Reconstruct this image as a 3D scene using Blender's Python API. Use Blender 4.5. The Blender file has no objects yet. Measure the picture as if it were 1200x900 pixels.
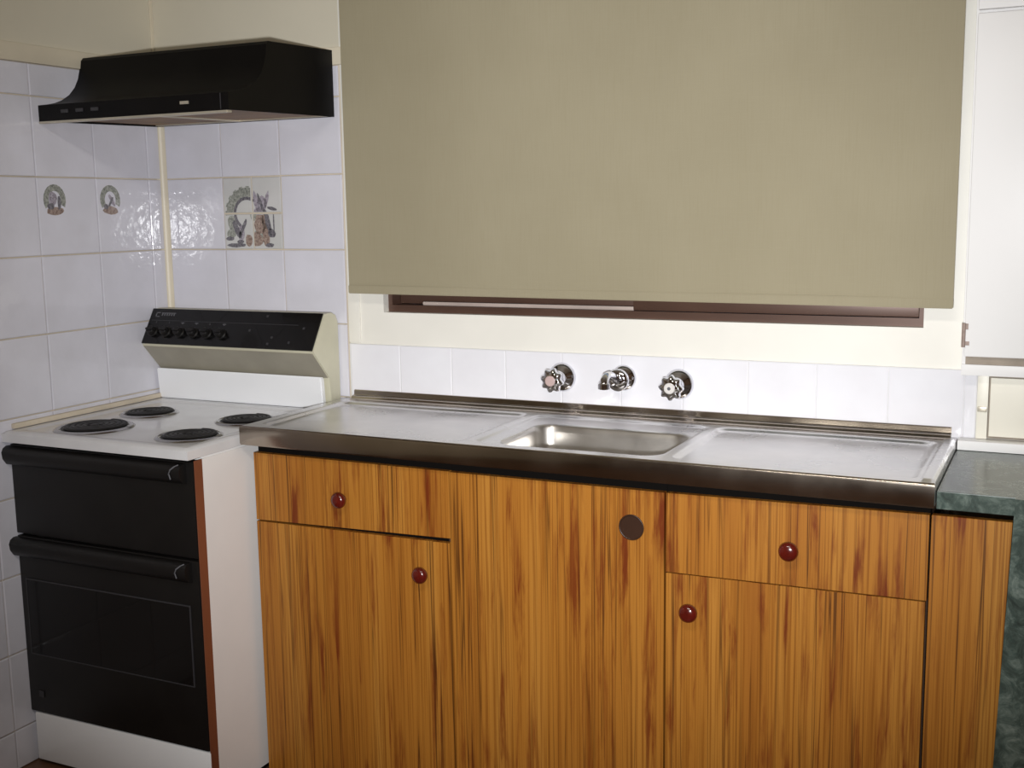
import bpy, bmesh, math, random
from mathutils import Vector, Matrix
random.seed(7)
C = bpy.context.scene.collection
S = bpy.context.scene
PI = math.pi

# ------------------------------------------------------------------ camera, world, lights, exposure
cam_d = bpy.data.cameras.new('camera'); cam = bpy.data.objects.new('camera', cam_d); C.objects.link(cam)
S.camera = cam
CX, CY, CZ, YAW, PITCH, ROLL, FPX = 2.38332, -2.62331, 1.4071, .45111, -.15035, -.0155, 1358.64
cam_d.sensor_width = 36.0; cam_d.lens = FPX / 1200 * 36; cam_d.clip_start = .02
f0 = Vector((-math.sin(YAW), math.cos(YAW), 0)); r0 = Vector((math.cos(YAW), math.sin(YAW), 0)); up = Vector((0, 0, 1))
F = f0 * math.cos(PITCH) + up * math.sin(PITCH); U = -f0 * math.sin(PITCH) + up * math.cos(PITCH)
R2 = r0 * math.cos(ROLL) + U * math.sin(ROLL); U2 = -r0 * math.sin(ROLL) + U * math.cos(ROLL)
m = Matrix((R2, U2, -F)).transposed().to_4x4(); m.translation = Vector((CX, CY, CZ)); cam.matrix_world = m

w = bpy.data.worlds.new('world'); S.world = w; w.use_nodes = True
w.node_tree.nodes['Background'].inputs[0].default_value = (.75, .85, 1, 1)
w.node_tree.nodes['Background'].inputs[1].default_value = .6

def lamp(name, kind, loc, target, energy, color, **kw):
    d = bpy.data.lights.new(name, kind); d.energy = energy; d.color = color
    for k, v in kw.items(): setattr(d, k, v)
    o = bpy.data.objects.new(name, d); C.objects.link(o); o.location = loc
    o.rotation_euler = (Vector(target) - Vector(loc)).to_track_quat('-Z', 'Y').to_euler(); return o
# the camera's own flash, just below the lens, and an added soft fill under the ceiling, no fitting seen
flash = lamp('flash', 'SPOT', (CX - .03, CY - .02, CZ - .09), (1.2, 0, 1.25), 280, (.975, .985, 1),
             shadow_soft_size=.03, spot_size=math.radians(71), spot_blend=1.0)
room = lamp('fill_light', 'AREA', (1.9, -2.3, 2.46), (1.9, -2.3, 0), 24, (1, .95, .86), shape='RECTANGLE', size=1.2, size_y=.3)
vs = S.view_settings; vs.view_transform = 'Standard'; vs.look = 'None'; vs.gamma = 1; vs.use_curve_mapping = False; vs.exposure = 0

# ------------------------------------------------------------------ materials
def lin(c):
    return tuple((x / 255 / 12.92 if x / 255 <= .04045 else ((x / 255 + .055) / 1.055) ** 2.4) for x in c) + (1,)
class NT:
    def __init__(s, name):
        s.m = bpy.data.materials.new(name); s.m.use_nodes = True; s.t = s.m.node_tree; s.b = s.t.nodes['Principled BSDF']
    def n(s, typ, **kw):
        x = s.t.nodes.new(typ)
        for k, v in kw.items():
            if k.startswith('i_'):
                x.inputs[k[2:].replace('_', ' ')].default_value = v
            else: setattr(x, k, v)
        return x
    def l(s, a, b): s.t.links.new(a, b)
    def coord(s, scale=(1, 1, 1), out='Object', rnd=False):
        tc = s.n('ShaderNodeTexCoord'); mp = s.n('ShaderNodeMapping'); mp.inputs['Scale'].default_value = scale
        s.l(tc.outputs[out], mp.inputs['Vector'])
        if rnd:
            oi = s.n('ShaderNodeObjectInfo'); mu = s.n('ShaderNodeMath', operation='MULTIPLY'); mu.inputs[1].default_value = 37
            s.l(oi.outputs['Random'], mu.inputs[0]); s.l(mu.outputs[0], mp.inputs['Location'])
        return mp.outputs[0]
    def noise(s, scale, vec=None, detail=4, rough=.5, dist=0):
        x = s.n('ShaderNodeTexNoise'); x.inputs['Scale'].default_value = scale; x.inputs['Detail'].default_value = detail
        x.inputs['Roughness'].default_value = rough; x.inputs['Distortion'].default_value = dist
        if vec: s.l(vec, x.inputs['Vector'])
        return x.outputs['Fac']
    def ramp(s, fac, stops, interp='LINEAR'):
        x = s.n('ShaderNodeValToRGB'); e = x.color_ramp.elements; x.color_ramp.interpolation = interp
        while len(e) < len(stops): e.new(.5)
        for q, (p, c) in zip(e, stops): q.position = p; q.color = c if len(c) == 4 else lin(c)
        s.l(fac, x.inputs[0]); return x.outputs[0]
    def mix(s, a, b, fac, mode='MIX'):
        x = s.n('ShaderNodeMix', data_type='RGBA', blend_type=mode)
        for v, i in ((a, 6), (b, 7)):
            if isinstance(v, tuple): x.inputs[i].default_value = v
            else: s.l(v, x.inputs[i])
        if isinstance(fac, float): x.inputs[0].default_value = fac
        else: s.l(fac, x.inputs[0])
        return x.outputs[2]
    def bump(s, h, strength, dist=.001):
        x = s.n('ShaderNodeBump'); x.inputs['Strength'].default_value = strength; x.inputs['Distance'].default_value = dist
        s.l(h, x.inputs['Height']); s.l(x.outputs[0], s.b.inputs['Normal'])
def mat(name, c, rough=.5, metal=0, var=.0, vscale=12, bump=0, bscale=60, stretch=(1, 1, 1), coat=0, rvar=0, bdist=.001, spec=None):
    k = NT(name); b = k.b; b.inputs['Roughness'].default_value = rough; b.inputs['Metallic'].default_value = metal
    b.inputs['Coat Weight'].default_value = coat
    if spec is not None: b.inputs['Specular IOR Level'].default_value = spec
    vec = k.coord(stretch)
    col = lin(c); d = tuple(x * (1 - var) for x in col[:3]) + (1,)
    nz = k.noise(vscale, vec, 5)
    k.l(k.ramp(nz, [(.3, d), (.7, col)]), b.inputs['Base Color'])
    if rvar:
        mr = k.n('ShaderNodeMapRange'); mr.inputs[1].default_value = .3; mr.inputs[2].default_value = .7
        mr.inputs[3].default_value = rough - rvar; mr.inputs[4].default_value = rough + rvar; k.l(nz, mr.inputs[0]); k.l(mr.outputs[0], b.inputs['Roughness'])
    if bump: k.bump(k.noise(bscale, vec, 3), bump, bdist)
    return k.m

def tile_mat(name, c, c2):
    k = NT(name); v = k.coord((1, 1, 1), rnd=True)
    n1 = k.noise(9, v, 3); k.l(k.ramp(n1, [(.3, c2), (.7, c)]), k.b.inputs['Base Color'])
    k.b.inputs['Roughness'].default_value = .085
    k.bump(k.noise(48, v, 2, .4), .6, .0009); return k.m
M = {}
M['tile'] = tile_mat('glazed_tile', (219, 218, 227), (211, 210, 218))
M['splash'] = tile_mat('splash_tile', (238, 238, 243), (232, 231, 236))
M['print_tile'] = tile_mat('printed_tile', (205, 204, 203), (196, 196, 193))
M['grout'] = mat('grout', (218, 205, 184), .9, var=.25, vscale=7, bump=.4, bscale=300)
M['splash_grout'] = mat('white_grout', (226, 225, 226), .6, var=.05)
M['paint'] = mat('cream_wall_paint', (214, 207, 188), .6, var=.06, vscale=3, bump=.15, bscale=120)
M['window_paint'] = mat('white_sill_paint', (240, 237, 228), .45, var=.06, vscale=6, bump=.25, bscale=35)
M['trim'] = mat('cream_trim_gloss', (222, 212, 190), .4, var=.08, vscale=10, bump=.1)
M['ceiling'] = mat('ceiling_white', (235, 230, 220), .8, var=.04)
M['cupboard'] = mat('cupboard_gloss_white', (246, 245, 244), .35, var=.03, vscale=4, bump=.12, bscale=40)
M['cupboard_cream'] = mat('cupboard_cream', (242, 238, 224), .4, var=.05, vscale=8, bump=.15, bscale=40)
M['gap_shade'] = mat('shaded_gap', (168, 156, 142), .8, var=.25, vscale=20)  # taupe that stands for shade in the cupboard gaps
M['enamel'] = mat('white_enamel', (243, 244, 246), .16, var=.03, vscale=6, coat=.3)
M['hob'] = mat('hob_enamel', (216, 215, 216), .22, var=.12, vscale=9, coat=.4, bump=.05, bscale=30)
M['side'] = mat('stove_side_enamel', (236, 234, 232), .35, var=.06, vscale=5)
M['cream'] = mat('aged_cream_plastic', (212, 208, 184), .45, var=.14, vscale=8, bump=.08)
M['cream_under'] = mat('darker_cream_underside', (164, 158, 142), .5, var=.15, vscale=14)  # darker copy of the guard's cream, for its underside
M['black'] = mat('black_glass', (12, 11, 11), .22, var=.2, vscale=20, coat=.2, spec=.3)
M['black_sat'] = mat('black_satin', (22, 20, 19), .42, var=.3, vscale=14, bump=.05, spec=.35)
M['hood'] = mat('hood_black_enamel', (12, 10, 10), .5, var=.4, vscale=9, bump=.1, bscale=90, spec=.18)
M['grey_print_glint'] = mat('grey_print_glint', (92, 92, 96), .5)
M['dim_print'] = mat('dim_grey_print', (52, 51, 54), .5)
M['brown_strip'] = mat('brown_side_strip', (128, 74, 50), .45, var=.35, vscale=6, stretch=(1, 1, .5))
M['filter'] = mat('greasy_filter', (140, 100, 46), .5, metal=.1, var=.55, vscale=16, bump=.8, bscale=260)
M['alu'] = mat('aluminium_strip', (200, 192, 175), .35, metal=.5, var=.2, vscale=20)
M['coil'] = mat('burner_coil', (22, 19, 18), .55, metal=.2, var=.5, vscale=40, bump=.2)
M['chrome'] = mat('chrome', (225, 225, 230), .07, metal=1, var=.1, vscale=20)
M['bowl_chrome'] = mat('spill_ring_chrome', (190, 188, 186), .22, metal=1, var=.25, vscale=30)
M['drip'] = mat('drip_bowl', (24, 22, 21), .5, metal=.4, var=.5, vscale=30)
M['cap'] = mat('tap_button', (196, 172, 168), .3)
M['cap_white'] = mat('tap_button_white', (222, 218, 214), .3)
M['knob'] = mat('dark_red_wood_knob', (92, 22, 14), .2, var=.35, vscale=60, coat=.6)
M['cup'] = mat('dark_cup_pull', (58, 34, 20), .4, var=.2, vscale=20, coat=.3)
M['dark'] = mat('shade_black', (14, 11, 9), .9, spec=.1)  # near black that paints shade into gaps; also the dark kickboard
M['board'] = mat('carcass_board', (60, 38, 22), .8, var=.2)
M['track_glint'] = mat('pale_track_glint', (214, 196, 186), .3, metal=.1, var=.3, vscale=5)  # track coloured pale to paint in the streak of reflected flash
M['bronze'] = mat('brown_anodised_frame', (98, 72, 60), .38, metal=.2, var=.25, vscale=14, stretch=(.4, 1, 1))
M['rust'] = mat('rusty_hinge', (176, 156, 146), .6, metal=.1, var=.35, vscale=80)
M['lino'] = mat('brown_floor', (104, 74, 52), .45, var=.35, vscale=5, bump=.1)
M['room'] = mat('far_wall_paint', (120, 92, 68), .7, var=.05)

def wood():
    k = NT('teak_laminate'); b = k.b
    v = k.coord((1, 1, 1), rnd=False)
    oi = k.n('ShaderNodeObjectInfo'); tc = k.n('ShaderNodeTexCoord')
    # every panel gets its own run of grain: shift along the grain by the object's random number
    cb = k.n('ShaderNodeCombineXYZ'); mu = k.n('ShaderNodeMath', operation='MULTIPLY'); mu.inputs[1].default_value = 19
    k.l(oi.outputs['Random'], mu.inputs[0]); k.l(mu.outputs[0], cb.inputs[0]); k.l(mu.outputs[0], cb.inputs[2])
    ad = k.n('ShaderNodeVectorMath', operation='ADD'); k.l(tc.outputs['Object'], ad.inputs[0]); k.l(cb.outputs[0], ad.inputs[1])
    def mp(s):
        x = k.n('ShaderNodeMapping'); x.inputs['Scale'].default_value = s; k.l(ad.outputs[0], x.inputs['Vector']); return x.outputs[0]
    tone = k.noise(1, mp((9, 9, .35)), 3)
    base = k.ramp(tone, [(.3, (150, 92, 32)), (.5, (167, 109, 40)), (.72, (181, 126, 54))])
    fine = k.noise(1, mp((260, 260, 2.2)), 3, .6)
    c1 = k.mix(base, lin((126, 72, 18)), k.ramp(fine, [(.46, (0, 0, 0)), (.66, (225, 225, 225))]))
    # long thin dark lines, a couple of centimetres apart
    ln = k.noise(1, mp((48, 48, .6)), 2, .5, .15)
    lf = k.ramp(ln, [(.0, (0, 0, 0)), (.475, (0, 0, 0)), (.497, (250, 250, 250)), (.519, (0, 0, 0))])
    bk = k.noise(1, mp((5, 5, 2.5)), 2)
    lf2 = k.mix(lf, (0, 0, 0, 1), k.ramp(bk, [(.42, (190, 190, 190)), (.64, (0, 0, 0))]))
    c2 = k.mix(c1, lin((60, 28, 8)), lf2)
    # reddish flame-like figure
    fl = k.noise(1, mp((42, 42, 3.4)), 5, .6, .3)
    ff = k.ramp(fl, [(.52, (0, 0, 0)), (.59, (150, 150, 150)), (.68, (240, 240, 240))])
    big = k.noise(1, mp((6, 6, 1.4)), 2)
    ff2 = k.mix((0, 0, 0, 1), ff, k.ramp(big, [(.3, (110, 110, 110)), (.5, (255, 255, 255))]))
    c3 = k.mix(c2, lin((102, 36, 10)), ff2)
    k.l(c3, b.inputs['Base Color'])
    b.inputs['Roughness'].default_value = .42; b.inputs['Specular IOR Level'].default_value = .3
    k.bump(fine, .08, .0005); return k.m
M['wood'] = wood()
def steel(name, rough, c=(176, 173, 170)):
    k = NT(name); k.b.inputs['Metallic'].default_value = 1
    v = k.coord((6, 160, 160)); n1 = k.noise(2.2, v, 5, .6); n2 = k.noise(7, k.coord(), 4)
    k.l(k.ramp(n2, [(.3, tuple(int(x * .88) for x in c)), (.7, c)]), k.b.inputs['Base Color'])
    mr = k.n('ShaderNodeMapRange'); mr.inputs[1].default_value = .3; mr.inputs[2].default_value = .75
    mr.inputs[3].default_value = rough; mr.inputs[4].default_value = rough + .12; k.l(n2, mr.inputs[0]); k.l(mr.outputs[0], k.b.inputs['Roughness'])
    k.bump(n1, .06, .0006); return k.m
M['steel'] = steel('brushed_stainless', .3, (222, 218, 212))
M['steel_deck'] = steel('worn_stainless_deck', .24, (226, 224, 224))
M['steel_edge'] = steel('polished_stainless_edge', .14, (188, 178, 166))
def marble():
    k = NT('green_marble_laminate'); v = k.coord()
    a = k.noise(26, v, 7, .7, 1.2); c = k.ramp(a, [(.3, (48, 56, 52)), (.47, (70, 82, 76)), (.58, (96, 108, 101)), (.72, (128, 138, 130))])
    n2 = k.noise(90, v, 3); k.l(k.mix(c, lin((48, 66, 62)), k.ramp(n2, [(.5, (0, 0, 0)), (.7, (170, 170, 170))])), k.b.inputs['Base Color'])
    k.b.inputs['Roughness'].default_value = .25; return k.m
M['marble'] = marble()
def fabric():
    k = NT('blind_fabric'); a = k.noise(1, k.coord((600, 600, 14)), 2); b2 = k.noise(1, k.coord((14, 600, 600)), 2); big = k.noise(2.2, k.coord(), 3)
    c = k.ramp(big, [(.3, (152, 143, 118)), (.7, (161, 152, 127))])
    c = k.mix(c, lin((140, 130, 100)), k.ramp(a, [(.45, (0, 0, 0)), (.75, (120, 120, 120))]))
    c = k.mix(c, lin((166, 158, 132)), k.ramp(b2, [(.5, (0, 0, 0)), (.75, (100, 100, 100))]))
    k.l(c, k.b.inputs['Base Color']); k.b.inputs['Roughness'].default_value = .85; k.b.inputs['Sheen Weight'].default_value = .1
    k.bump(a, .1, .0006); return k.m
M['fabric'] = fabric()
def glass():
    k = NT('window_glass'); k.b.inputs['Transmission Weight'].default_value = 1; k.b.inputs['Roughness'].default_value = .02; k.b.inputs['Base Color'].default_value = (.9, .95, .95, 1); return k.m
M['glass'] = glass()

# ------------------------------------------------------------------ mesh helpers
def quad(bm, vs_):
    return bm.faces.new([bm.verts.new(v) if not isinstance(v, bmesh.types.BMVert) else v for v in vs_])
def box(bm, x0, x1, y0, y1, z0, z1, bev=0, seg=2):
    r = bmesh.ops.create_cube(bm, size=1, matrix=Matrix.Translation(((x0 + x1) / 2, (y0 + y1) / 2, (z0 + z1) / 2)) @ Matrix.Diagonal((x1 - x0, y1 - y0, z1 - z0, 1)))
    if bev:
        es = {e for v in r['verts'] for e in v.link_edges}
        bmesh.ops.bevel(bm, geom=list(es), offset=bev, segments=seg, affect='EDGES', profile=.6)
def prism(bm, prof, x0, x1, bev=0):
    """profile of (y, z) points run along x"""
    a = [bm.verts.new((x0, y, z)) for y, z in prof]; b = [bm.verts.new((x1, y, z)) for y, z in prof]; n = len(prof)
    fs = [bm.faces.new(a), bm.faces.new(b[::-1])]
    for i in range(n): fs.append(bm.faces.new((a[i], b[i], b[(i + 1) % n], a[(i + 1) % n])))
    bmesh.ops.recalc_face_normals(bm, faces=fs)
    if bev: bmesh.ops.bevel(bm, geom=[e for e in bm.edges], offset=bev, segments=2, affect='EDGES')
def lathe(bm, prof, centre, axis='Z', n=32, lobes=None):
    """profile of (radius, height) points turned about an axis through centre"""
    c = Vector(centre); rings = []
    for r, h in prof:
        ring = []
        for i in range(n):
            a = 2 * PI * i / n; rr = r
            if lobes: rr = r * (1 + lobes[1] * (.5 + .5 * math.cos(lobes[0] * a)) * (1 if r > lobes[2] else 0))
            p = (rr * math.cos(a), rr * math.sin(a), h)
            if axis == 'Y': p = (p[0], -p[2], p[1])       # height runs out of the wall, towards -y
            elif axis == 'X': p = (p[2], p[0], p[1])
            ring.append(bm.verts.new(c + Vector(p)))
        rings.append(ring)
    fs = []
    for a, b in zip(rings, rings[1:]):
        for i in range(n): fs.append(bm.faces.new((a[i], a[(i + 1) % n], b[(i + 1) % n], b[i])))
    fs.append(bm.faces.new(rings[0])); fs.append(bm.faces.new(rings[-1]))
    bmesh.ops.recalc_face_normals(bm, faces=fs)
def tube(bm, pts, r, n=8, flat=1.0, cap=True):
    pts = [Vector(p) for p in pts]; rings = []
    rs = r if isinstance(r, list) else [r] * len(pts)
    for i, p in enumerate(pts):
        t = (pts[min(i + 1, len(pts) - 1)] - pts[max(i - 1, 0)]).normalized()
        s = t.cross(Vector((0, 0, 1)))
        if s.length < .1: s = t.cross(Vector((1, 0, 0)))
        s.normalize(); u = s.cross(t)
        rings.append([bm.verts.new(p + s * math.cos(2 * PI * k / n) * rs[i] + u * math.sin(2 * PI * k / n) * rs[i] * flat) for k in range(n)])
    fs = []
    for a, b in zip(rings, rings[1:]):
        for k in range(n): fs.append(bm.faces.new((a[k], a[(k + 1) % n], b[(k + 1) % n], b[k])))
    if cap: fs += [bm.faces.new(rings[0]), bm.faces.new(rings[-1])]
    bmesh.ops.recalc_face_normals(bm, faces=fs)
def obj(name, bm, m_, parent=None, smooth=False, angle=35):
    me = bpy.data.meshes.new(name); bm.to_mesh(me); bm.free()
    me.materials.append(M[m_] if isinstance(m_, str) else m_)
    if smooth:
        for p in me.polygons: p.use_smooth = True
        me.set_sharp_from_angle(angle=math.radians(angle))
    o = bpy.data.objects.new(name, me); C.objects.link(o)
    if parent:
        o.parent = parent; off = root_loc(parent); me.transform(Matrix.Translation(-off))
    return o
def root_loc(o):
    v = Vector((0, 0, 0))
    while o: v += o.location; o = o.parent
    return v
def B(*args, **kw):
    bm = bmesh.new(); box(bm, *args, **kw); return bm
def tag(o, label, cat, group=None):
    o['label'] = label; o['category'] = cat
    if group: o['group'] = group
    return o
def thing(name, label, cat, loc, group=None):
    o = bpy.data.objects.new(name, None); o.empty_display_size = .05; C.objects.link(o); o.location = loc; return tag(o, label, cat, group)
def struct(name, bm, m_, **kw):
    o = obj(name, bm, m_, **kw); o['kind'] = 'structure'; return o
def bx(parent, name, m_, *a, bev=0, **kw):
    return obj(name, B(*a, bev=bev), m_, parent, smooth=bev > 0, **kw)

# ------------------------------------------------------------------ room shell
RX, RY, RZ = 3.4, -4.3, 2.5
WX0, WX1, WZ0, WZ1 = .737, 2.099, 1.139, 2.16
struct('floor', B(0, RX, RY, 0, -.1, 0), 'lino')
struct('ceiling', B(-.15, RX + .15, RY - .15, .15, RZ, RZ + .1), 'ceiling')
wl = struct('wall_left', B(-.15, 0, RY, .15, -.1, RZ), 'paint')
struct('wall_right', B(RX, RX + .15, RY, .15, -.1, RZ), 'room')
struct('wall_rear', B(-.15, RX + .15, RY - .15, RY, -.1, RZ), 'room')
bm = bmesh.new()
box(bm, 0, WX0, 0, .15, -.1, RZ); box(bm, WX1, RX, 0, .15, -.1, RZ); box(bm, WX0, WX1, 0, .15, -.1, WZ0); box(bm, WX0, WX1, 0, .15, WZ1, RZ)
wb = struct('wall_back', bm, 'window_paint')

# grout beds behind the tiles and the paint above them
TT = 1.785
bx(wl, 'grout_bed', 'grout', 0, .003, -1.72, -.0005, 0, TT)
bx(wb, 'grout_bed', 'grout', .0035, .627, -.003, 0, 0, TT)
bx(wb, 'paint_panel', 'paint', .003, .662, -.004, 0, 1.83, RZ)
bx(wb, 'grout_bed', 'splash_grout', .629, 2.2125, -.0066, 0, .86, 1.0523)

tile_cache = {}
def tile(parent, w_, h_, wall, a, z, m_='tile', gap=.0035):
    """one glazed tile with a cushion edge; a is its near-corner distance along the wall"""
    key = (round(w_, 4), round(h_, 4), wall, m_)
    if key not in tile_cache:
        bm = bmesh.new(); hw, hh = w_ / 2 - gap / 2, h_ / 2 - gap / 2; i = .0022
        ring = lambda d, t: [(-hw + d, t, -hh + d), (hw - d, t, -hh + d), (hw - d, t, hh - d), (-hw + d, t, hh - d)]
        rs = [ring(0, 0), ring(0, .0035), ring(.0008, .0044), ring(i, .005)]
        vr = []
        for r in rs:
            vr.append([bm.verts.new((x, -t, z_) if wall == 'back' else (t, x, z_)) for x, t, z_ in r])
        fs = [bm.faces.new(vr[-1])]
        for p, q in zip(vr, vr[1:]):
            for k in range(4): fs.append(bm.faces.new((p[k], p[(k + 1) % 4], q[(k + 1) % 4], q[k])))
        bmesh.ops.recalc_face_normals(bm, faces=fs)
        f = bm.faces; f.ensure_lookup_table()
        n = f[0].normal; want = Vector((0, -1, 0)) if wall == 'back' else Vector((1, 0, 0))
        if n.dot(want) < 0: bmesh.ops.reverse_faces(bm, faces=bm.faces[:])
        me = bpy.data.meshes.new('tile'); bm.to_mesh(me); bm.free(); me.materials.append(M[m_]); tile_cache[key] = me
    o = bpy.data.objects.new('tile', tile_cache[key]); C.objects.link(o); o.parent = parent
    o.location = ((a + w_ / 2, -.003, z + h_ / 2) if wall == 'back' else (.003, -(a + w_ / 2), z + h_ / 2))
    o.rotation_euler = (random.uniform(-.0025, .0025), random.uniform(-.0025, .0025), random.uniform(-.0025, .0025)) 
    return o
T = .2; ZB = 1.3046
rows = [(0, ZB - 6 * T)] + [(ZB + k * T, ZB + (k + 1) * T) for k in range(-6, 2)] + [(ZB + 2 * T, TT)]
lcols = [(.012, .0629)] + [(.0629 + k * T, .0629 + (k + 1) * T) for k in range(8)]
deco_left = []
for z0, z1 in rows:
    for a0, a1 in lcols:
        t = tile(wl, a1 - a0, z1 - z0, 'left', a0, z0)
        if abs(z0 - ZB) < .01 and abs(a0 - .2629) < .01: deco_left.append((t, a0, z0, 0))
        if abs(z0 - ZB) < .01 and abs(a0 - .0629) < .01: deco_left.append((t, a0, z0, 1))
deco_back = []
for z0, z1 in rows:
    for k, (a0, a1) in enumerate([(.0246 + k * T, .0246 + (k + 1) * T) for k in range(3)]):
        if k == 1 and abs(z0 - ZB) < .01:
            for i in (0, 1):
                for j in (0, 1):
                    deco_back.append((tile(wb, T / 2, T / 2, 'back', a0 + i * T / 2, z0 + j * T / 2, 'print_tile', gap=.0045), i, j))
        else: tile(wb, a1 - a0, z1 - z0, 'back', a0, z0)
xs = [.632 + k * .1555 for k in range(11)]
for k, x in enumerate(xs): tile(wb, (min(x + .1555, 2.212) - x), .148, 'back', x, .904, 'splash', gap=.0012)

# printed pictures on the decorated tiles: thin flat prints lying on the glaze
def pmat(name, c1, c2, s=160):
    k = NT(name); k.l(k.ramp(k.noise(s, k.coord(), 4, .7), [(.36, c1), (.62, c2)]), k.b.inputs['Base Color']); k.b.inputs['Roughness'].default_value = .2; return k.m
M['pg'] = pmat('print_grey_green', (104, 106, 100), (168, 170, 160)); M['pd'] = pmat('print_dark', (72, 70, 76), (128, 124, 130))
M['pb'] = pmat('print_brown', (116, 92, 82), (168, 150, 138)); M['pl'] = pmat('print_lilac', (122, 112, 122), (180, 174, 184))
def print_poly(name, parent, pts, m_, wall, ox, oz, lift=.0001, clip=None):
    """flat coloured print on a tile; pts in metres from the picture's lower left corner"""
    if clip:   # clip the polygon to the tile it is printed on
        for axis, lo, hi in ((0, clip[0], clip[1]), (1, clip[2], clip[3])):
            for sgn, lim in ((1, lo), (-1, hi)):
                out = []
                for i in range(len(pts)):
                    p, q = pts[i], pts[(i + 1) % len(pts)]
                    a, b = sgn * (p[axis] - lim) >= 0, sgn * (q[axis] - lim) >= 0
                    if a: out.append(p)
                    if a != b:
                        t = (lim - p[axis]) / (q[axis] - p[axis]); out.append((p[0] + t * (q[0] - p[0]), p[1] + t * (q[1] - p[1])))
                pts = out
                if len(pts) < 3: return
    bm = bmesh.new()
    P = [((ox + x, -.0083 - lift, oz + z) if wall == 'back' else (.0083 + lift, -ox + x, oz + z)) for x, z in pts]
    f = bm.faces.new([bm.verts.new(p) for p in P]); bm.normal_update()
    want = Vector((0, -1, 0)) if wall == 'back' else Vector((1, 0, 0))
    if f.normal.dot(want) < 0: f.normal_flip()
    bmesh.ops.triangulate(bm, faces=bm.faces[:])
    return bm
def merge_prints(name, parent, bms, m_):
    bm = bmesh.new()
    for b in bms:
        if b is None: continue
        me = bpy.data.meshes.new('t'); b.to_mesh(me); b.free(); bm.from_mesh(me); bpy.data.meshes.remove(me)
    if not bm.verts: bm.free(); return
    off = root_loc(parent)
    me = bpy.data.meshes.new(name); bm.to_mesh(me); bm.free(); me.materials.append(M[m_]); me.transform(Matrix.Translation(-off))
    o = bpy.data.objects.new(name, me); C.objects.link(o); o.parent = parent; o['kind'] = 'stuff'
def arc(cx, cz, r0_, r1_, a0, a1, n=16, j=.0, sx=1):
    rnd = random.Random(int(cx * 1e4 + r0_ * 1e5))
    o_ = [(cx + sx * (r1_ + rnd.uniform(-j, j)) * math.cos(a0 + (a1 - a0) * i / n), cz + (r1_ + rnd.uniform(-j, j)) * math.sin(a0 + (a1 - a0) * i / n)) for i in range(n + 1)]
    i_ = [(cx + sx * r0_ * math.cos(a0 + (a1 - a0) * i / n), cz + r0_ * math.sin(a0 + (a1 - a0) * i / n)) for i in range(n, -1, -1)]
    return o_ + i_
def segs(cx, cz, r0_, r1_, a0, a1, n, j=0.):   # a ring as separate convex pieces so clipping stays clean
    return [arc(cx, cz, r0_, r1_ + (j if i % 2 else 0), a0 + (a1 - a0) * i / n, a0 + (a1 - a0) * (i + 1) / n + .01, 1) for i in range(n)]
def blob(cx, cz, rx, rz, n=12, rot=0, j=.12):
    rnd = random.Random(int(cx * 1e5 + cz * 1e6)); out = []
    for i in range(n):
        a = 2 * PI * i / n; q = 1 + rnd.uniform(-j, j); x, z = rx * q * math.cos(a), rz * q * math.sin(a)
        out.append((cx + x * math.cos(rot) - z * math.sin(rot), cz + x * math.sin(rot) + z * math.cos(rot)))
    return out
# four-tile picture: a leafy wreath at the left, a bundle of twigs and fruit at the right, foliage along the bottom
pic = {'pg': segs(.082, .1, .045, .071, PI * .40, PI * 1.02, 12, .004) + [blob(.03, .075, .018, .02), blob(.025, .045, .016, .012), blob(.105, .092, .014, .012), blob(.12, .035, .022, .02)],
       'pd': segs(.082, .1, .037, .046, PI * .3, PI * 1.3, 12) + [blob(.045, .055, .009, .03, rot=.5), blob(.02, .03, .014, .006), blob(.04, .012, .034, .006), blob(.066, .06, .006, .03, rot=-.5),
              blob(.056, .022, .012, .005), blob(.152, .075, .008, .038, rot=.25), blob(.168, .112, .018, .0045, rot=-.2), blob(.13, .128, .005, .03, rot=.35), blob(.164, .045, .014, .012, rot=-.5), blob(.172, .075, .0025, .03), blob(.156, .012, .014, .006)],
       'pb': [blob(.125, .07, .02, .028), blob(.144, .08, .014, .022), blob(.115, .028, .018, .02), blob(.145, .04, .012, .034), blob(.085, .025, .012, .018)],
       'pl': [blob(.135, .125, .016, .024), blob(.115, .13, .008, .03, rot=.2), blob(.06, .045, .012, .022), blob(.15, .135, .006, .026, rot=-.3), blob(.125, .105, .02, .01)]}
names_p = {'pg': 'leaf_print', 'pd': 'outline_print', 'pb': 'fruit_print', 'pl': 'twig_print'}
for t, i, j in deco_back:
    c0, c1, e0, e1 = i * .1 + .0035, i * .1 + .0965, j * .1 + .0035, j * .1 + .0965
    for li, key in enumerate(('pg', 'pb', 'pl', 'pd')):
        merge_prints(names_p[key], t, [print_poly('p', t, pts, key, 'back', .2246, ZB, .0001 * (li + 1), (c0, c1, e0, e1)) for pts in pic[key]], key)
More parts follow.
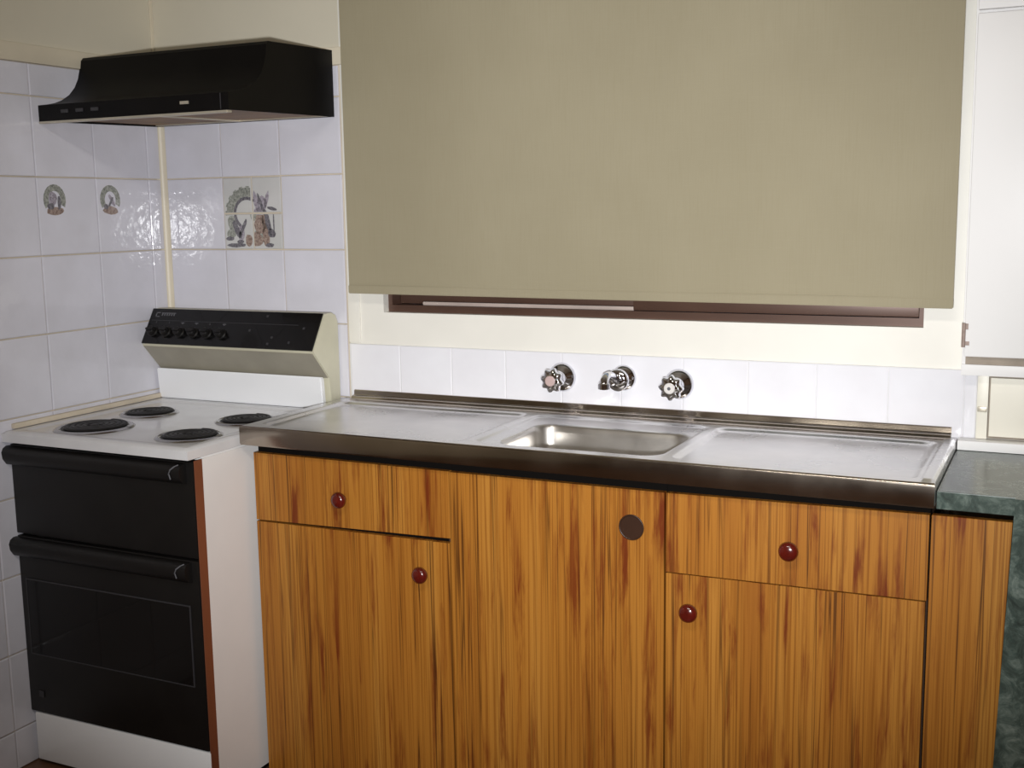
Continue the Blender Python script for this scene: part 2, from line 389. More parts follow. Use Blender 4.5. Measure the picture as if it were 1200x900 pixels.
for t, a0, z0, kind in deco_left:   # little oval wreath pictures near the top corner of two big tiles
    ox = a0 + T; oz = z0
    cx, cz = (.055, .142) if kind == 0 else (.048, .142)
    q = [arc(cx, cz, .018, .037, -PI * .12, PI * 1.12, 14)]
    P2 = {'pg': [[(cx + .037 * math.cos(a), cz + .04 * math.sin(a)), (cx + .037 * math.cos(b_), cz + .04 * math.sin(b_)), (cx + .02 * math.cos(b_), cz + .023 * math.sin(b_)), (cx + .02 * math.cos(a), cz + .023 * math.sin(a))]
                 for a, b_ in [(-.5 + .3 * i, -.18 + .3 * i) for i in range(14)]],
          'pb': [blob(cx, cz - .028, .028, .011)],
          'pl': [blob(cx + (.004 if kind else -.006), cz + .004, .014, .018)] if kind == 0 else [blob(cx + .006, cz - .002, .006, .02, rot=.6)],
          'pd': [blob(cx - .014, cz - .016, .012, .008), blob(cx + .014, cz - .008, .006, .018)] if kind == 0 else [blob(cx - .016, cz - .018, .009, .007), blob(cx + .001, cz - .006, .004, .016, rot=-.6)]}
    for li, key in enumerate(('pg', 'pb', 'pl', 'pd')):
        merge_prints(names_p[key], t, [print_poly('p', t, pts, key, 'left', ox, oz, .0001 * (li + 1)) for pts in P2[key]], key)

# trims: corner cover strip, painted batten over the tiles, stove-top sealant bead
bm = bmesh.new()
n = 8; prof = [(.004, -.0035)] + [(.0045 + .02 * (1 - math.cos(PI / 2 * i / n)), -.026 + .0215 * math.sin(PI / 2 * i / n)) for i in range(n + 1)] + [(.0245, -.0035)]
vb = [bm.verts.new((x, y, .9)) for x, y in prof]; vt = [bm.verts.new((x, y, TT)) for x, y in prof]
bm.faces.new(vb); bm.faces.new(vt[::-1])
for i in range(len(prof)): bm.faces.new((vb[i], vt[i], vt[(i + 1) % len(prof)], vb[(i + 1) % len(prof)]))
bmesh.ops.recalc_face_normals(bm, faces=bm.faces[:])
struct('trim_1', bm, 'trim', smooth=True)
struct('trim_2', B(0, .012, -1.72, -.012, TT, 1.83, bev=.003), 'trim', smooth=True)
struct('trim_3', B(0, .66, -.012, 0, TT, 1.83, bev=.003), 'trim', smooth=True)
struct('trim_4', B(.0006, .006, -.012, -.0045, 1.832, RZ), 'trim')
struct('trim_5', B(.0082, .02, -.60, -.02, .8805, .894, bev=.003), 'grout', smooth=True)
struct('trim_6', B(.628, .664, -.006, 0, 1.056, RZ, bev=.002), 'window_paint', smooth=True)

# ------------------------------------------------------------------ window (brown sliding aluminium frame)
wn = struct('window_1', B(WX0, WX1, .025, .11, WZ0, WZ0 + .018), 'bronze')
bx(wn, 'head_rail', 'bronze', WX0, WX1, .025, .11, WZ1 - .03, WZ1)
bx(wn, 'jamb', 'bronze', WX0, WX0 + .012, .025, .11, WZ0 + .018, WZ1 - .03); bx(wn, 'jamb', 'bronze', WX1 - .012, WX1, .025, .11, WZ0 + .018, WZ1 - .03)
bx(wn, 'track_glint', 'track_glint', WX0 + .10, 1.428, .034, .042, WZ0 + .018, WZ0 + .028, bev=.003)
def sash(x0, x1, y0, y1, z0):
    s = obj('sash', B(x0, x1, y0, y1, z0, z0 + .045, bev=.003), 'bronze', wn, smooth=True)
    bx(s, 'sash_stile', 'bronze', x0, x0 + .035, y0, y1, z0 + .045, WZ1 - .07, bev=.003); bx(s, 'sash_stile', 'bronze', x1 - .035, x1, y0, y1, z0 + .045, WZ1 - .07, bev=.003)
    bx(s, 'sash_rail', 'bronze', x0, x1, y0, y1, WZ1 - .07, WZ1 - .031, bev=.003)
    bx(s, 'pane', 'glass', x0 + .034, x1 - .034, (y0 + y1) / 2 - .002, (y0 + y1) / 2 + .002, z0 + .044, WZ1 - .069)
sash(WX0 + .013, 1.46, .066, .092, WZ0 + .019)
sash(1.427, WX1 - .013, .03, .056, WZ0 + .019)

# ------------------------------------------------------------------ roller blind
rb = thing('roller_blind', 'olive beige fabric roller blind pulled almost fully down over the window', 'blind', (1.41, -.05, 2.3))
bm = bmesh.new(); nx, nz = 60, 24; g = []
for j in range(nz + 1):
    row = []
    for i in range(nx + 1):
        u, v = i / nx, j / nz; x = .664 + (2.162 - .664) * u; z = 1.197 + (2.3 - 1.197) * v - .006 * u * (1 - v)
        y = -.052 + .0022 * math.sin(PI * u * 3.1 + .8) * (1 - v) + .0012 * math.sin(u * 17) * (1 - v)
        row.append(bm.verts.new((x, y, z)))
    g.append(row)
for j in range(nz):
    for i in range(nx): bm.faces.new((g[j][i], g[j][i + 1], g[j + 1][i + 1], g[j + 1][i]))
bmesh.ops.recalc_face_normals(bm, faces=bm.faces[:])
if sum(f.normal.y for f in bm.faces) > 0: bmesh.ops.reverse_faces(bm, faces=bm.faces[:])
obj('fabric', bm, 'fabric', rb, smooth=True)
bm = bmesh.new(); prism(bm, [(-.056, 1.192), (-.0485, 1.192), (-.0485, 1.214), (-.056, 1.214)], .664, 2.162, bev=.002)
for v in bm.verts: v.co.z -= .006 * (v.co.x - .664) / 1.5
obj('bottom_bar', bm, 'fabric', rb, smooth=True)
bm = bmesh.new(); lathe(bm, [(.02, 0), (.02, 1.53)], (.65, -.035, 2.31), 'X', 24); obj('roller_tube', bm, 'alu', rb, smooth=True)
bx(rb, 'bracket', 'cupboard', .645, .65, -.06, -.006, 2.28, 2.34); bx(rb, 'bracket', 'cupboard', 2.1785, 2.1815, -.06, 0, 2.28, 2.34)

# ------------------------------------------------------------------ range hood
hd = thing('range_hood', 'black slimline range hood with concave front fixed in the tiled corner above the stove', 'range hood', (.3, -.01, 1.64))
HX0, HX1 = .009, .612
prof = [(-.44, 1.642), (-.44, 1.682), (-.412, 1.686), (-.385, 1.692), (-.36, 1.701), (-.335, 1.716), (-.315, 1.736), (-.302, 1.758), (-.294, 1.783), (-.29, 1.806), (-.282, 1.814),
        (-.0135, 1.822), (-.0135, 1.652)]
bm = bmesh.new()
outer = prof
a = [bm.verts.new((HX0, y, z)) for y, z in outer]; b = [bm.verts.new((HX1, y, z)) for y, z in outer]
bm.faces.new(a); bm.faces.new(b)
for i in range(len(outer) - 1): bm.faces.new((a[i], b[i], b[i + 1], a[i + 1]))     # underside left open
bmesh.ops.recalc_face_normals(bm, faces=bm.faces[:])
bm.normal_update()
if sum(f.normal.x * (f.calc_center_median().x - .3) for f in bm.faces) < 0: bmesh.ops.reverse_faces(bm, faces=bm.faces[:])
bmesh.ops.solidify(bm, geom=bm.faces[:], thickness=.003)
obj('hood_shell', bm, 'hood', hd, smooth=True, angle=25)
bm = bmesh.new(); prism(bm, [(-.4415, 1.6365), (-.424, 1.6365), (-.424, 1.6418), (-.4415, 1.6418)], HX0, HX1 - .004, bev=.001); obj('front_trim', bm, 'alu', hd)
def under(y0, y1): return (y0, y1)
def uz(y): return 1.648 + (y + .42) * .008 / .4
def slab(x0, x1, y0, y1, th, dz=0):
    bm = bmesh.new(); prism(bm, [(y0, uz(y0) + dz), (y1, uz(y1) + dz), (y1, uz(y1) + th + dz), (y0, uz(y0) + th + dz)], x0, x1); return bm
obj('filter', slab(.016, .30, -.42, -.03, .006), 'filter', hd); obj('filter', slab(.312, .597, -.42, -.03, .006), 'filter', hd)
obj('filter_divider', slab(.30, .312, -.42, -.03, .008, -.003), 'alu', hd)
obj('rear_trim', slab(.016, .597, -.03, -.018, .006, -.003), 'alu', hd)
obj('front_frame', slab(.016, .597, -.4365, -.42, .004, -.003), 'alu', hd)
for x in (.10, .15, .20): bx(hd, 'slide_switch', 'dim_print', x - .012, x + .012, -.4425, -.44, 1.66, 1.668)
bx(hd, 'badge', 'alu', .47, .495, -.4425, -.44, 1.661, 1.668)
bx(hd, 'lip_joint', 'dim_print', .588, .59, -.4412, -.44, 1.645, 1.681)

# ------------------------------------------------------------------ stove
st = thing('stove', 'freestanding white electric stove with black oven doors and four coil burners', 'stove', (.3, -.3, 0))
SX0, SX1 = .0095, .597; HZ = .880
bx(st, 'stove_body', 'side', SX0 + .004, SX1 - .001, -.578, -.012, .055, .852, bev=.003)
bx(st, 'plinth', 'black_sat', .03, .585, -.55, -.05, 0, .054)
# hob: a pressed enamel tray with a raised border
bm = bmesh.new(); xa, xb, ya, yb = SX0, .6005, -.632, -.01
nx, ny = 74, 78; g = []
def rr_sdf(x, y, x0, x1, y0, y1, r):
    cx, cy, hx, hy = (x0 + x1) / 2, (y0 + y1) / 2, (x1 - x0) / 2 - r, (y1 - y0) / 2 - r
    dx, dy = abs(x - cx) - hx, abs(y - cy) - hy
    return math.hypot(max(dx, 0), max(dy, 0)) + min(max(dx, dy), 0) - r
def sm(t): t = max(0, min(1, t)); return t * t * (3 - 2 * t)
for j in range(ny + 1):
    row = []
    for i in range(nx + 1):
        x = xa + (xb - xa) * i / nx; y = ya + (yb - ya) * j / ny
        d = rr_sdf(x, y, xa + .028, xb - .028, ya + .03, yb - .1, .03)
        e = -rr_sdf(x, y, xa, xb, ya, yb, .008)
        z = HZ - .0045 * sm(-d / .012) - (.006 * (1 - math.sqrt(max(0, 1 - (1 - min(1, max(e, 0) / .009)) ** 2))))
        row.append(bm.verts.new((x, y, z)))
    g.append(row)
for j in range(ny):
    for i in range(nx): bm.faces.new((g[j][i], g[j][i + 1], g[j + 1][i + 1], g[j + 1][i]))
edge = [g[0][i] for i in range(nx + 1)] + [g[j][nx] for j in range(1, ny + 1)] + [g[ny][i] for i in range(nx - 1, -1, -1)] + [g[j][0] for j in range(ny - 1, 0, -1)]
low = [bm.verts.new((v.co.x, v.co.y, .8535)) for v in edge]
for i in range(len(edge)):
    k = (i + 1) % len(edge); bm.faces.new((edge[i], low[i], low[k], edge[k]))
bm.faces.new(low)
bmesh.ops.recalc_face_normals(bm, faces=bm.faces[:])
hob = obj('hob', bm, 'hob', st, smooth=True, angle=50)
bx(st, 'shadow_gap', 'dark', .016, .59, -.60, -.02, .8495, .8535)
# burners
def burner(x, y, r):
    z = HZ - .0045
    bm = bmesh.new(); lathe(bm, [(r * .93, -.006), (r * .97, .0035), (r * 1.03, .0055), (r * 1.12, .0025), (r * 1.15, .0004), (r * 1.12, -.001)], (x, y, z), n=48)
    # open the middle of the ring
    bmesh.ops.delete(bm, geom=[f for f in bm.faces if len(f.verts) > 8], context='FACES_ONLY')
    ring = obj('burner_ring', bm, 'bowl_chrome', st, smooth=True, angle=60)
    bm = bmesh.new(); lathe(bm, [(r * .94, .0035), (r * .8, .0015), (r * .3, .001), (.004, .001)], (x, y, z), n=40)
    obj('drip_bowl', bm, 'drip', ring, smooth=True, angle=60)
    pts = []; turns = 4.2; N = int(turns * 26)
    for i in range(N + 1):
        t = i / N; a = 2 * PI * turns * t + .5; rad = r * (.2 + .69 * t); pts.append((x + rad * math.cos(a), y + rad * math.sin(a), z + .006))
    bm = bmesh.new(); tube(bm, pts, r * .085, 6, .6); coil = obj('burner_coil', bm, 'coil', ring, smooth=True, angle=60)
    bm = bmesh.new(); lathe(bm, [(r * .13, .002), (r * .13, .008), (r * .1, .0095), (.002, .0095)], (x, y, z), n=20); obj('coil_centre', bm, 'coil', ring, smooth=True)
burner(.178, -.492, .086); burner(.160, -.278, .068); burner(.486, -.494, .071); burner(.480, -.272, .069)
# backguard
BX0, BX1 = SX0, .5985
prof = [(-.0135, HZ + .0005), (-.055, HZ + .0005), (-.062, .965), (-.127, 1.037), (-.130, 1.043), (-.074, 1.137), (-.045, 1.139), (-.024, 1.130), (-.0145, 1.112)]
bm = bmesh.new(); prism(bm, prof, BX0, BX1)
bg = obj('backguard', bm, 'cream', st, smooth=True, angle=28)
bm = bmesh.new(); prism(bm, [(-.0595, HZ + .001), (-.078, HZ + .001), (-.084, .968), (-.0665, .966)], BX0 + .004, BX1 - .014, bev=.003); obj('splash_plate', bm, 'enamel', st, smooth=True)
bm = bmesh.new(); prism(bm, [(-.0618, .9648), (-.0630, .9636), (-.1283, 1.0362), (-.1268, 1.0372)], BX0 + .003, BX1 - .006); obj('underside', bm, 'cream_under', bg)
# sloping black glass control panel
p0, p1 = Vector((0, -.1305, 1.0445)), Vector((0, -.0745, 1.1365)); dv = (p1 - p0); nv = Vector((0, -dv.z, dv.y)).normalized()
def panel_pt(x, t, h): q = p0 + dv * t + nv * h; return Vector((x, q.y, q.z))
def on_panel(bm, x0, x1, t0, t1, h0, h1):
    v = [bm.verts.new(panel_pt(x, t, h)) for h in (h0, h1) for x, t in ((x0, t0), (x1, t0), (x1, t1), (x0, t1))]
    fs = [bm.faces.new(v[0:4][::-1]), bm.faces.new(v[4:8])] + [bm.faces.new((v[i], v[(i + 1) % 4], v[4 + (i + 1) % 4], v[4 + i])) for i in range(4)]
    bmesh.ops.recalc_face_normals(bm, faces=fs)
bm = bmesh.new(); on_panel(bm, BX0 + .001, BX1 - .003, -.01, 1.005, .0004, .004); cp = obj('control_panel', bm, 'black', st)
bm = bmesh.new(); on_panel(bm, BX0 + .01, .53, .655, .668, .004, .0044); obj('panel_line', bm, 'dim_print', cp)
bm = bmesh.new()   # the maker's mark, too small to read: a large first letter and a run of short strokes
on_panel(bm, .028, .032, .76, .9, .004, .0045); on_panel(bm, .028, .043, .87, .9, .004, .0045); on_panel(bm, .028, .043, .76, .785, .004, .0045)
for i in range(6): on_panel(bm, .050 + i * .0085, .0545 + i * .0085, .8, .87, .004, .0045)
on_panel(bm, .048, .1, .868, .89, .004, .0045)
obj('maker_mark', bm, 'grey_print_glint', cp)
KX = []
for px in (184, 202.5, 221.5, 241, 259.5, 279): KX.append(.040 + (px - 184) / 95 * .243)
for i, x in enumerate(KX):
    bm = bmesh.new(); lathe(bm, [(.0165, 0), (.0165, .003), (.0135, .005), (.0125, .016), (.011, .018), (.002, .018)], (0, 0, 0), n=24)
    box(bm, -.0028, .0028, -.0125, .0125, .016, .0215, bev=.001)
    rot = nv.to_track_quat('Z', 'X').to_matrix().to_4x4(); c = panel_pt(x, .33, .0042)
    bm.transform(Matrix.Translation(c) @ rot); kb = obj('control_knob', bm, 'black_sat', cp, smooth=True)
    bm = bmesh.new(); on_panel(bm, x - .002, x + .002, .575, .63, .004, .0045)
    if i in (2, 3, 5): on_panel(bm, x - .006, x + .006, .60, .62, .004, .0045)
    obj('knob_mark', bm, 'grey_print_glint' if i in (2, 3, 5) else 'dim_print', cp)
for x, t in ((.375, .47), (.455, .30), (.447, .12), (.55, .58), (.515, .18), (.42, .88)):
    bm = bmesh.new(); on_panel(bm, x - .0035, x + .0035, t - .03, t + .03, .004, .0046); obj('indicator', bm, 'dim_print', cp)
# oven doors
def door(z0, z1, name, label=None):
    d = obj(name, B(SX0 + .001, SX1 - .002, -.6105, -.5795, z0, z1, bev=.003), 'black_sat', st, smooth=True)
    zc = z1 - .022
    # full width grip: a rounded bar with turned-in ends
    bm = bmesh.new(); pr = [(-.611, zc - .030), (-.624, zc - .027), (-.634, zc - .012), (-.636, zc + .004), (-.631, zc + .014), (-.621, zc + .019), (-.611, zc + .019)]
    prism(bm, pr, SX0 - .001, SX1 - .022); obj('door_handle', bm, 'black_sat', d, smooth=True, angle=50)
    for x in (SX0 + .004, SX1 - .052):
        pts = [(x + .004, -.6345, zc - .016), (x + .001, -.637, zc - .004), (x + .005, -.6365, zc + .006), (x + .013, -.632, zc + .013), (x + .021, -.6255, zc + .017)]
        if x > .3:
            bm = bmesh.new(); tube(bm, pts, .0018, 6); obj('handle_end_glint', bm, 'grey_print_glint', d, smooth=True)  # thin grey tube paints a curved highlight on the handle end
    return d
ud = door(.6155, .8445, 'upper_oven_door')
ld = door(.142, .6095, 'lower_oven_door')
wx0, wx1, wz0, wz1 = .034, .562, .302, .497
bx(ld, 'oven_window', 'black', wx0, wx1, -.6125, -.6108, wz0, wz1)
bm = bmesh.new()
for q in ((wx0 - .003, wx1 + .003, wz0 - .003, wz0), (wx0 - .003, wx1 + .003, wz1, wz1 + .003), (wx0 - .003, wx0, wz0, wz1), (wx1, wx1 + .003, wz0, wz1)): box(bm, q[0], q[1], -.6132, -.6108, q[2], q[3])
obj('window_trim', bm, 'dim_print', ld)
bx(ld, 'badge', 'dim_print', .045, .062, -.612, -.6108, .185, .202)
obj('warming_drawer', B(SX0 + .016, SX1 + .002, -.612, -.5795, .012, .1395, bev=.002), 'enamel', st, smooth=True)
bx(st, 'side_strip', 'brown_strip', SX1 + .0002, SX1 + .003, -.6095, -.584, .02, .848)
bx(st, 'side_panel', 'side', SX1 - .0005, SX1 + .0025, -.5835, -.02, .02, .848)

# ------------------------------------------------------------------ bench cupboards
YF = -.42; TH = .016
def knob(parent, x, z, m_='knob'):
    bm = bmesh.new(); lathe(bm, [(.009, 0), (.008, .007), (.013, .010), (.0185, .015), (.0195, .020), (.0175, .0255), (.012, .029), (.005, .0305), (.001, .0306)], (x, YF - .0002, z), 'Y', 28)
    return obj('knob', bm, m_, parent, smooth=True, angle=60)
def panel(parent, name, x0, x1, zl0, zr0, zl1, zr1, m_='wood', y1=YF + TH, xb=None):
    """front panel whose lower and upper edges may run slightly out of level"""
    bm = bmesh.new(); xb = xb or (x0, x1)
    c = [(xb[0], zl0), (xb[1], zr0), (x1, zr1), (x0, zl1)]
    a = [bm.verts.new((x, YF, z)) for x, z in c]; b = [bm.verts.new((x, y1, z)) for x, z in c]
    bm.faces.new(a); bm.faces.new(b[::-1])
    for i in range(4): bm.faces.new((a[i], b[i], b[(i + 1) % 4], a[(i + 1) % 4]))
    bmesh.ops.recalc_face_normals(bm, faces=bm.faces[:])
    bmesh.ops.bevel(bm, geom=bm.edges[:], offset=.0008, segments=1, affect='EDGES')
    return obj(name, bm, m_, parent)
def carcass(t, x0, x1):
    bm = bmesh.new(); y0 = YF + TH + .001
    box(bm, x0, x0 + .012, y0, -.012, .08, .79); box(bm, x1 - .012, x1, y0, -.012, .08, .79); box(bm, x0 + .012, x1 - .012, y0, -.012, .08, .095)
    box(bm, x0 + .012, x1 - .012, -.02, -.012, .095, .79)
    obj('carcass', bm, 'board', t)
    bm = bmesh.new(); box(bm, x0, x1, y0, y0 + .002, .7905, .8525); box(bm, x0 + .0125, x1 - .0125, y0, y0 + .015, .64, .69)
    obj('recess_shade', bm, 'dark', t)  # near-black sheet, paints the shade in the recesses under worktop and drawer
    bx(t, 'kickboard', 'dark', x0, x1, -.36, -.345, 0, .079)
c1 = thing('base_cupboard', 'teak grained base cupboard beside the stove, one drawer over one door', 'cupboard', (.89, -.2, 0))
carcass(c1, .619, 1.1555)
d = panel(c1, 'drawer', .617, 1.1555, .6655, .677, .8325, .831); knob(d, .872, .742)
d = panel(c1, 'cupboard_door', .617, 1.1535, .012, .012, .6615, .6655, xb=(.617, 1.1535)); knob(d, 1.085, .588)
c2 = thing('base_cupboard', 'teak grained base cupboard under the sink bowl, one tall door with recessed finger pull', 'cupboard', (1.41, -.2, 0))
carcass(c2, 1.1562, 1.6573)
# door with a round hole for the recessed pull
bm = bmesh.new(); hx, hz, hr = 1.586, .750, .0255; x0, x1, z0, z1 = 1.1572, 1.6565, .012, .830
angs = sorted([2 * PI * i / 40 for i in range(40)] + [math.atan2(z - hz, x - hx) % (2 * PI) for x in (x0, x1) for z in (z0, z1)])
def ray(a):
    c, s = math.cos(a), math.sin(a); t = min([(x1 - hx) / c if c > 1e-9 else 1e9, (x0 - hx) / c if c < -1e-9 else 1e9, (z1 - hz) / s if s > 1e-9 else 1e9, (z0 - hz) / s if s < -1e-9 else 1e9]); return hx + c * t, hz + s * t
fi, fo, bi, bo = [], [], [], []
for a in angs:
    fi.append(bm.verts.new((hx + hr * math.cos(a), YF, hz + hr * math.sin(a)))); bi.append(bm.verts.new((hx + hr * math.cos(a), YF + TH, hz + hr * math.sin(a))))
    X, Z = ray(a); fo.append(bm.verts.new((X, YF, Z))); bo.append(bm.verts.new((X, YF + TH, Z)))
for i in range(len(angs)):
    k = (i + 1) % len(angs)
    for q in ((fi[i], fo[i], fo[k], fi[k]), (bi[i], bi[k], bo[k], bo[i]), (fo[i], bo[i], bo[k], fo[k]), (fi[i], fi[k], bi[k], bi[i])): bm.faces.new(q)
bmesh.ops.recalc_face_normals(bm, faces=bm.faces[:])
d = obj('cupboard_door', bm, 'wood', c2)
bm = bmesh.new(); pr = [(.0275, .0006), (.0275, .0022), (.0262, .003), (.0245, .0022), (.0235, -.001), (.022, -.008), (.016, -.0128), (.006, -.0145), (.001, -.0146)]
lathe(bm, pr, (hx, YF, hz), 'Y', 32); fp = obj('finger_pull', bm, 'cup', d, smooth=True, angle=60); fp['label'] = 'round dark brown recessed finger pull'
c3 = thing('base_cupboard', 'teak grained base cupboard under the right draining board, one drawer over one door', 'cupboard', (1.91, -.2, 0))
carcass(c3, 1.658, 2.168)
d = panel(c3, 'drawer', 1.6605, 2.168, .6635, .6705, .830, .836); knob(d, 1.914, .741)
d = panel(c3, 'cupboard_door', 1.6605, 2.166, .012, .012, .6615, .668); knob(d, 1.714, .588)
fpn = panel(None, 'filler_panel', 2.1715, 2.309, .002, .002, .8365, .8365, xb=(2.1715, 2.287)); tag(fpn, 'narrow teak grained filler panel between the right cupboard and the green end panel', 'panel')

# worktop: green marbled laminate, cut out for the sink
wt = thing('worktop', 'dark green marble patterned laminate worktop to the right of the sink', 'worktop', (2.4, -.22, .853))
bm = bmesh.new()
box(bm, 2.1805, 2.95, -.44, -.0085, .8535, .887, bev=.0015); obj('worktop_end', bm, 'marble', wt)
bm = bmesh.new(); yb_, yf_ = -.4425, -.458
c = [(2.2865, 0), (2.75, 0), (2.75, .8885), (2.3125, .8885)]
a = [bm.verts.new((x, yf_, z)) for x, z in c]; b = [bm.verts.new((x, yb_, z)) for x, z in c]
bm.faces.new(a); bm.faces.new(b[::-1])
for i in range(4): bm.faces.new((a[i], b[i], b[(i + 1) % 4], a[(i + 1) % 4]))
bmesh.ops.recalc_face_normals(bm, faces=bm.faces[:])
tag(obj('end_panel', bm, 'marble'), 'upright green marbled laminate end panel at the right edge of the bench', 'panel')

# ------------------------------------------------------------------ sink
H = .9045; AX0, AX1 = .6135, 2.1775; FY = -.4555
sk = thing('sink', 'stainless steel sink with one bowl between two draining boards', 'sink', (1.4, -.22, .857))
bowl = (1.262, 1.640, -.4055, -.156, .045)
def deckz(x, y):
    z = H
    for t in ((.642, 1.195, -.430, -.062, .03), (1.668, 2.146, -.430, -.062, .03)):
        dd = rr_sdf(x, y, *t); z -= (.0075 + .004 * (1 - (y + .43) / .37) * 0) * sm(-dd / .014)
    dd = rr_sdf(x, y, 1.215, 1.652, -.430, -.062, .03); z -= .004 * sm(-dd / .012)
    # slight fall towards the bowl and hand-worn unevenness
    z += .0006 * math.sin(x * 9) * math.sin(y * 13)
    if x > 2.15: z += .004 * sm((y - FY) / .02) * sm((x - 2.15) / .006) * (1 - sm((x - 2.172) / .0055))
    db = rr_sdf(x, y, *bowl)
    if db < .004: z -= .004 * sm((.004 - db) / .01)
    if db < -.002: z -= .135 * sm((-db - .002) / .022) + .012 * sm((-db - .03) / .08)
    return z
def axis_pts(a, b, cuts, coarse, fine):
    out = [a]; x = a
    while x < b - 1e-6:
        f = any(lo <= x < hi for lo, hi in cuts); x = min(b, x + (fine if f else coarse)); out.append(x)
    return out
gx = axis_pts(AX0, AX1, [(1.25, 1.292), (1.60, 1.64), (2.14, 2.178), (.635, .66), (1.18, 1.235), (1.65, 1.69)], .009, .003)
gy = axis_pts(FY, -.045, [(-.44, -.37), (-.21, -.145), (-.085, -.045)], .008, .003)
V = {}; bmd = bmesh.new(); bmb = bmesh.new(); Vb = {}
def getv(bm_, D, i, j):
    if (i, j) not in D: D[(i, j)] = bm_.verts.new((gx[i], gy[j], deckz(gx[i], gy[j])))
    return D[(i, j)]
for i in range(len(gx) - 1):
    for j in range(len(gy) - 1):
        inb = rr_sdf((gx[i] + gx[i + 1]) / 2, (gy[j] + gy[j + 1]) / 2, *bowl) < 0
        bm_, D = (bmb, Vb) if inb else (bmd, V)
        bm_.faces.new([getv(bm_, D, *q) for q in ((i, j), (i + 1, j), (i + 1, j + 1), (i, j + 1))])
obj('draining_deck', bmd, 'steel_deck', sk, smooth=True, angle=60); ob = obj('sink_bowl', bmb, 'steel', sk, smooth=True, angle=80)
bm = bmesh.new(); lathe(bm, [(.034, .001), (.034, .003), (.03, .004), (.026, .001), (.02, -.004), (.002, -.005)], (1.447, -.28, H - .004 - .004 - .147 + .002), n=28); obj('waste', bm, 'chrome', ob, smooth=True)
bx(sk, 'substrate', 'marble', .628, 2.176, -.450, -.438, .8585, .886)
# rolled front apron and end aprons
def sweep(bm, path, prof):   # prof: (out, down) along a horizontal polyline with mitred normals
    rings = []
    for p, nrm in path: rings.append([bm.verts.new((p[0] + nrm[0] * o_, p[1] + nrm[1] * o_, H - dn)) for o_, dn in prof])
    for a, b in zip(rings, rings[1:]):
        for k in range(len(prof) - 1): bm.faces.new((a[k], b[k], b[k + 1], a[k + 1]))
    bmesh.ops.recalc_face_normals(bm, faces=bm.faces[:])
pr = [(0, 0), (.0012, .0004), (.003, .0015), (.0042, .0035), (.0046, .006), (.0046, .042), (.003, .046), (-.001, .0465), (-.012, .0465)]
bm = bmesh.new(); sweep(bm, [((AX0, FY), (-.7, -1)), ((AX1, FY), (.3, -1))], pr); obj('front_edge', bm, 'steel_edge', sk, smooth=True, angle=60)
bm = bmesh.new(); sweep(bm, [((AX0, -.003), (-1, 0)), ((AX0, FY), (-.7, -1))], [(o_ * 1, dn) for o_, dn in pr[:7]]); obj('end_edge', bm, 'steel_edge', sk, smooth=True, angle=60)
bm = bmesh.new(); sweep(bm, [((AX1, FY), (.3, -1)), ((AX1, -.003), (.3, 0))], [(o_, min(dn, .0165) if AX1 > 3 else dn) for o_, dn in pr[:6]]);
obj('end_edge', bm, 'steel_deck', sk, smooth=True, angle=60)
# upstand against the tiles
bm = bmesh.new(); up_prof = [(-.045, H), (-.036, H + .0005), (-.030, H + .003), (-.027, H + .007), (-.024, H + .009), (-.017, H + .0095), (-.0145, H + .012), (-.0135, H + .0215), (-.0115, H + .0235), (-.0088, H + .0235), (-.0088, H - .012), (-.045, H - .012)]
prism(bm, up_prof, AX0 + .03, AX1 - .012); obj('upstand', bm, 'steel_edge', sk, smooth=True, angle=50)
bm = bmesh.new(); prism(bm, [(-.045, H), (-.0088, H), (-.0088, H - .012), (-.045, H - .012)], AX0, AX0 + .0298); obj('rear_ledge', bm, 'steel_deck', sk)
bm = bmesh.new(); prism(bm, [(-.045, H), (-.0088, H), (-.0088, H - .012), (-.045, H - .012)], AX1 - .0118, AX1); obj('rear_ledge', bm, 'steel_deck', sk)

# ------------------------------------------------------------------ taps
def tap(x, z, label, cm, spin):
    t = thing('wall_tap', label, 'tap', (x, -.008, z), 'taps over the sink')
    bm = bmesh.new(); lathe(bm, [(.036, 0), (.0365, .003), (.034, .010), (.028, .016), (.020, .021), (.0175, .024), (.0165, .034), (.0165, .055)], (x, -.0084, z), 'Y', 40)
    obj('flange', bm, 'chrome', t, smooth=True, angle=60)
    bm = bmesh.new(); lathe(bm, [(.014, 0), (.020, .002), (.0235, .006), (.0245, .012), (.0235, .020), (.0195, .0245), (.014, .026)], (0, 0, 0), 'Y', 64, lobes=(8, .26, .0135))
    bm.transform(Matrix.Translation((x, -.058, z)) @ Matrix.Rotation(spin, 4, 'Y')); obj('tap_handle', bm, 'chrome', t, smooth=True, angle=70)
    bm = bmesh.new(); lathe(bm, [(.0130, 0), (.0130, .0025), (.011, .004), (.001, .0042)], (x, -.0838, z), 'Y', 24); obj('tap_button', bm, cm, t, smooth=True)
    if cm == 'cap_white':
        bm = bmesh.new(); lathe(bm, [(.004, 0), (.004, .0006), (.001, .0008)], (x, -.088, z), 'Y', 16); obj('button_dot', bm, 'grey_print_glint', t)
tap(1.256, .992, 'chrome wall tap with lobed handle, left of the spout', 'cap', .2)
tap(1.557, .990, 'chrome wall tap with lobed handle and white button, right of the spout', 'cap_white', .05)
sp = thing('spout', 'short chrome wall spout between the two taps', 'spout', (1.418, -.008, .998))
bm = bmesh.new(); lathe(bm, [(.031, 0), (.0315, .003), (.029, .009), (.022, .014), (.017, .017), (.0165, .03), (.024, .032), (.0265, .036), (.0265, .047), (.023, .051), (.013, .053)], (1.418, -.0084, .998), 'Y', 40)
obj('spout_body', bm, 'chrome', sp, smooth=True, angle=50)
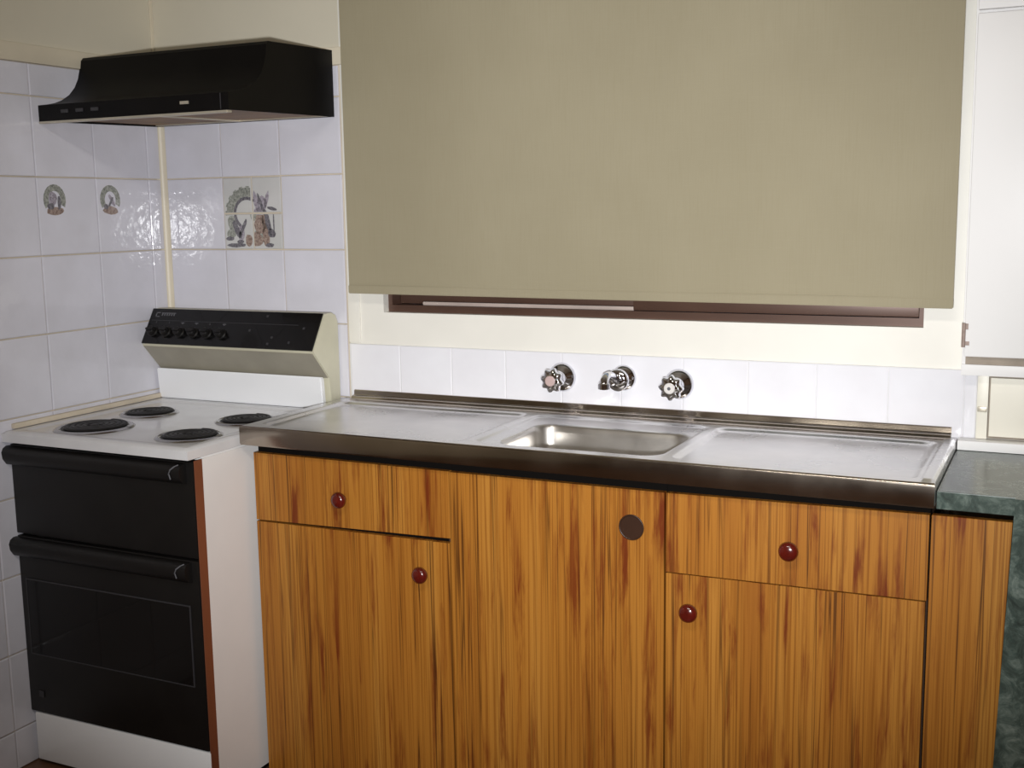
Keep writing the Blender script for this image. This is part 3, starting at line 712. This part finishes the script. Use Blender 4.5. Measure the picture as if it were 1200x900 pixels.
bm = bmesh.new(); pts = [(1.418, -.056, .998), (1.418, -.068, 1.004), (1.418, -.088, 1.012), (1.418, -.112, 1.017), (1.418, -.130, 1.016), (1.418, -.140, 1.008), (1.418, -.142, 1.000)]
tube(bm, pts, [.0105, .0105, .010, .010, .010, .0105, .011], 16); obj('spout_arm', bm, 'chrome', sp, smooth=True, angle=60)
bm = bmesh.new(); lathe(bm, [(.0115, 0), (.0140, .001), (.0140, .013), (.012, .015)], (1.418, -.142, .989), 'Z', 20); obj('nozzle', bm, 'chrome', sp, smooth=True)
# a hairline mark of an old fixing above the left tap
# ------------------------------------------------------------------ built-in cupboard at the right
uc = thing('wall_cupboard', 'white painted built-in wall cupboard right of the window, above the green worktop', 'cupboard', (2.6, -.03, .9))
bx(uc, 'cupboard_frame', 'cupboard', 2.1825, 3.3, -.045, -.0005, 1.0465, 2.49, bev=.001)
def cdoor(x0, x1, z0, z1, nm='cupboard_door'): return obj(nm, B(x0, x1, -.062, -.0455, z0, z1, bev=.0025), 'cupboard', uc, smooth=True)
cdoor(2.187, 2.74, 1.784, 2.47); dl = cdoor(2.187, 2.74, 1.088, 1.777)
cdoor(2.746, 3.29, 1.784, 2.47); cdoor(2.746, 3.29, 1.088, 1.777)
bx(uc, 'shade_band', 'gap_shade', 2.190, 3.29, -.0495, -.0455, 1.071, 1.0875)  # thin strip that paints the shadow band below the doors
bx(uc, 'lower_lip', 'cupboard', 2.1825, 3.3, -.052, -.0455, 1.0475, 1.0705, bev=.001)
bm = bmesh.new(); box(bm, 2.1815, 2.1835, -.066, -.0625, 1.108, 1.158); lathe(bm, [(.0035, 0), (.0035, .05)], (2.186, -.0665, 1.108), n=12); box(bm, 2.184, 2.197, -.0655, -.0625, 1.112, 1.120); box(bm, 2.184, 2.194, -.0655, -.0625, 1.145, 1.157)
obj('hinge', bm, 'rust', dl, smooth=True)
bx(uc, 'jamb', 'cupboard_cream', 2.2145, 2.236, -.020, -.0005, .9085, 1.0455, bev=.001)
bx(uc, 'lower_back', 'gap_shade', 2.2365, 3.3, -.008, -.0005, .9085, 1.0455)
bx(uc, 'sliding_panel', 'cupboard_cream', 2.2395, 2.80, -.020, -.0085, .915, 1.0400, bev=.001)
bx(uc, 'sliding_panel', 'cupboard_cream', 2.803, 3.29, -.020, -.0085, .915, 1.0400, bev=.001)
bx(uc, 'catch', 'alu', 2.216, 2.2345, -.0245, -.0205, .967, .978, bev=.001)
bx(uc, 'sill', 'cupboard', 2.181, 3.3, -.052, -.0092, .8875, .908, bev=.002)
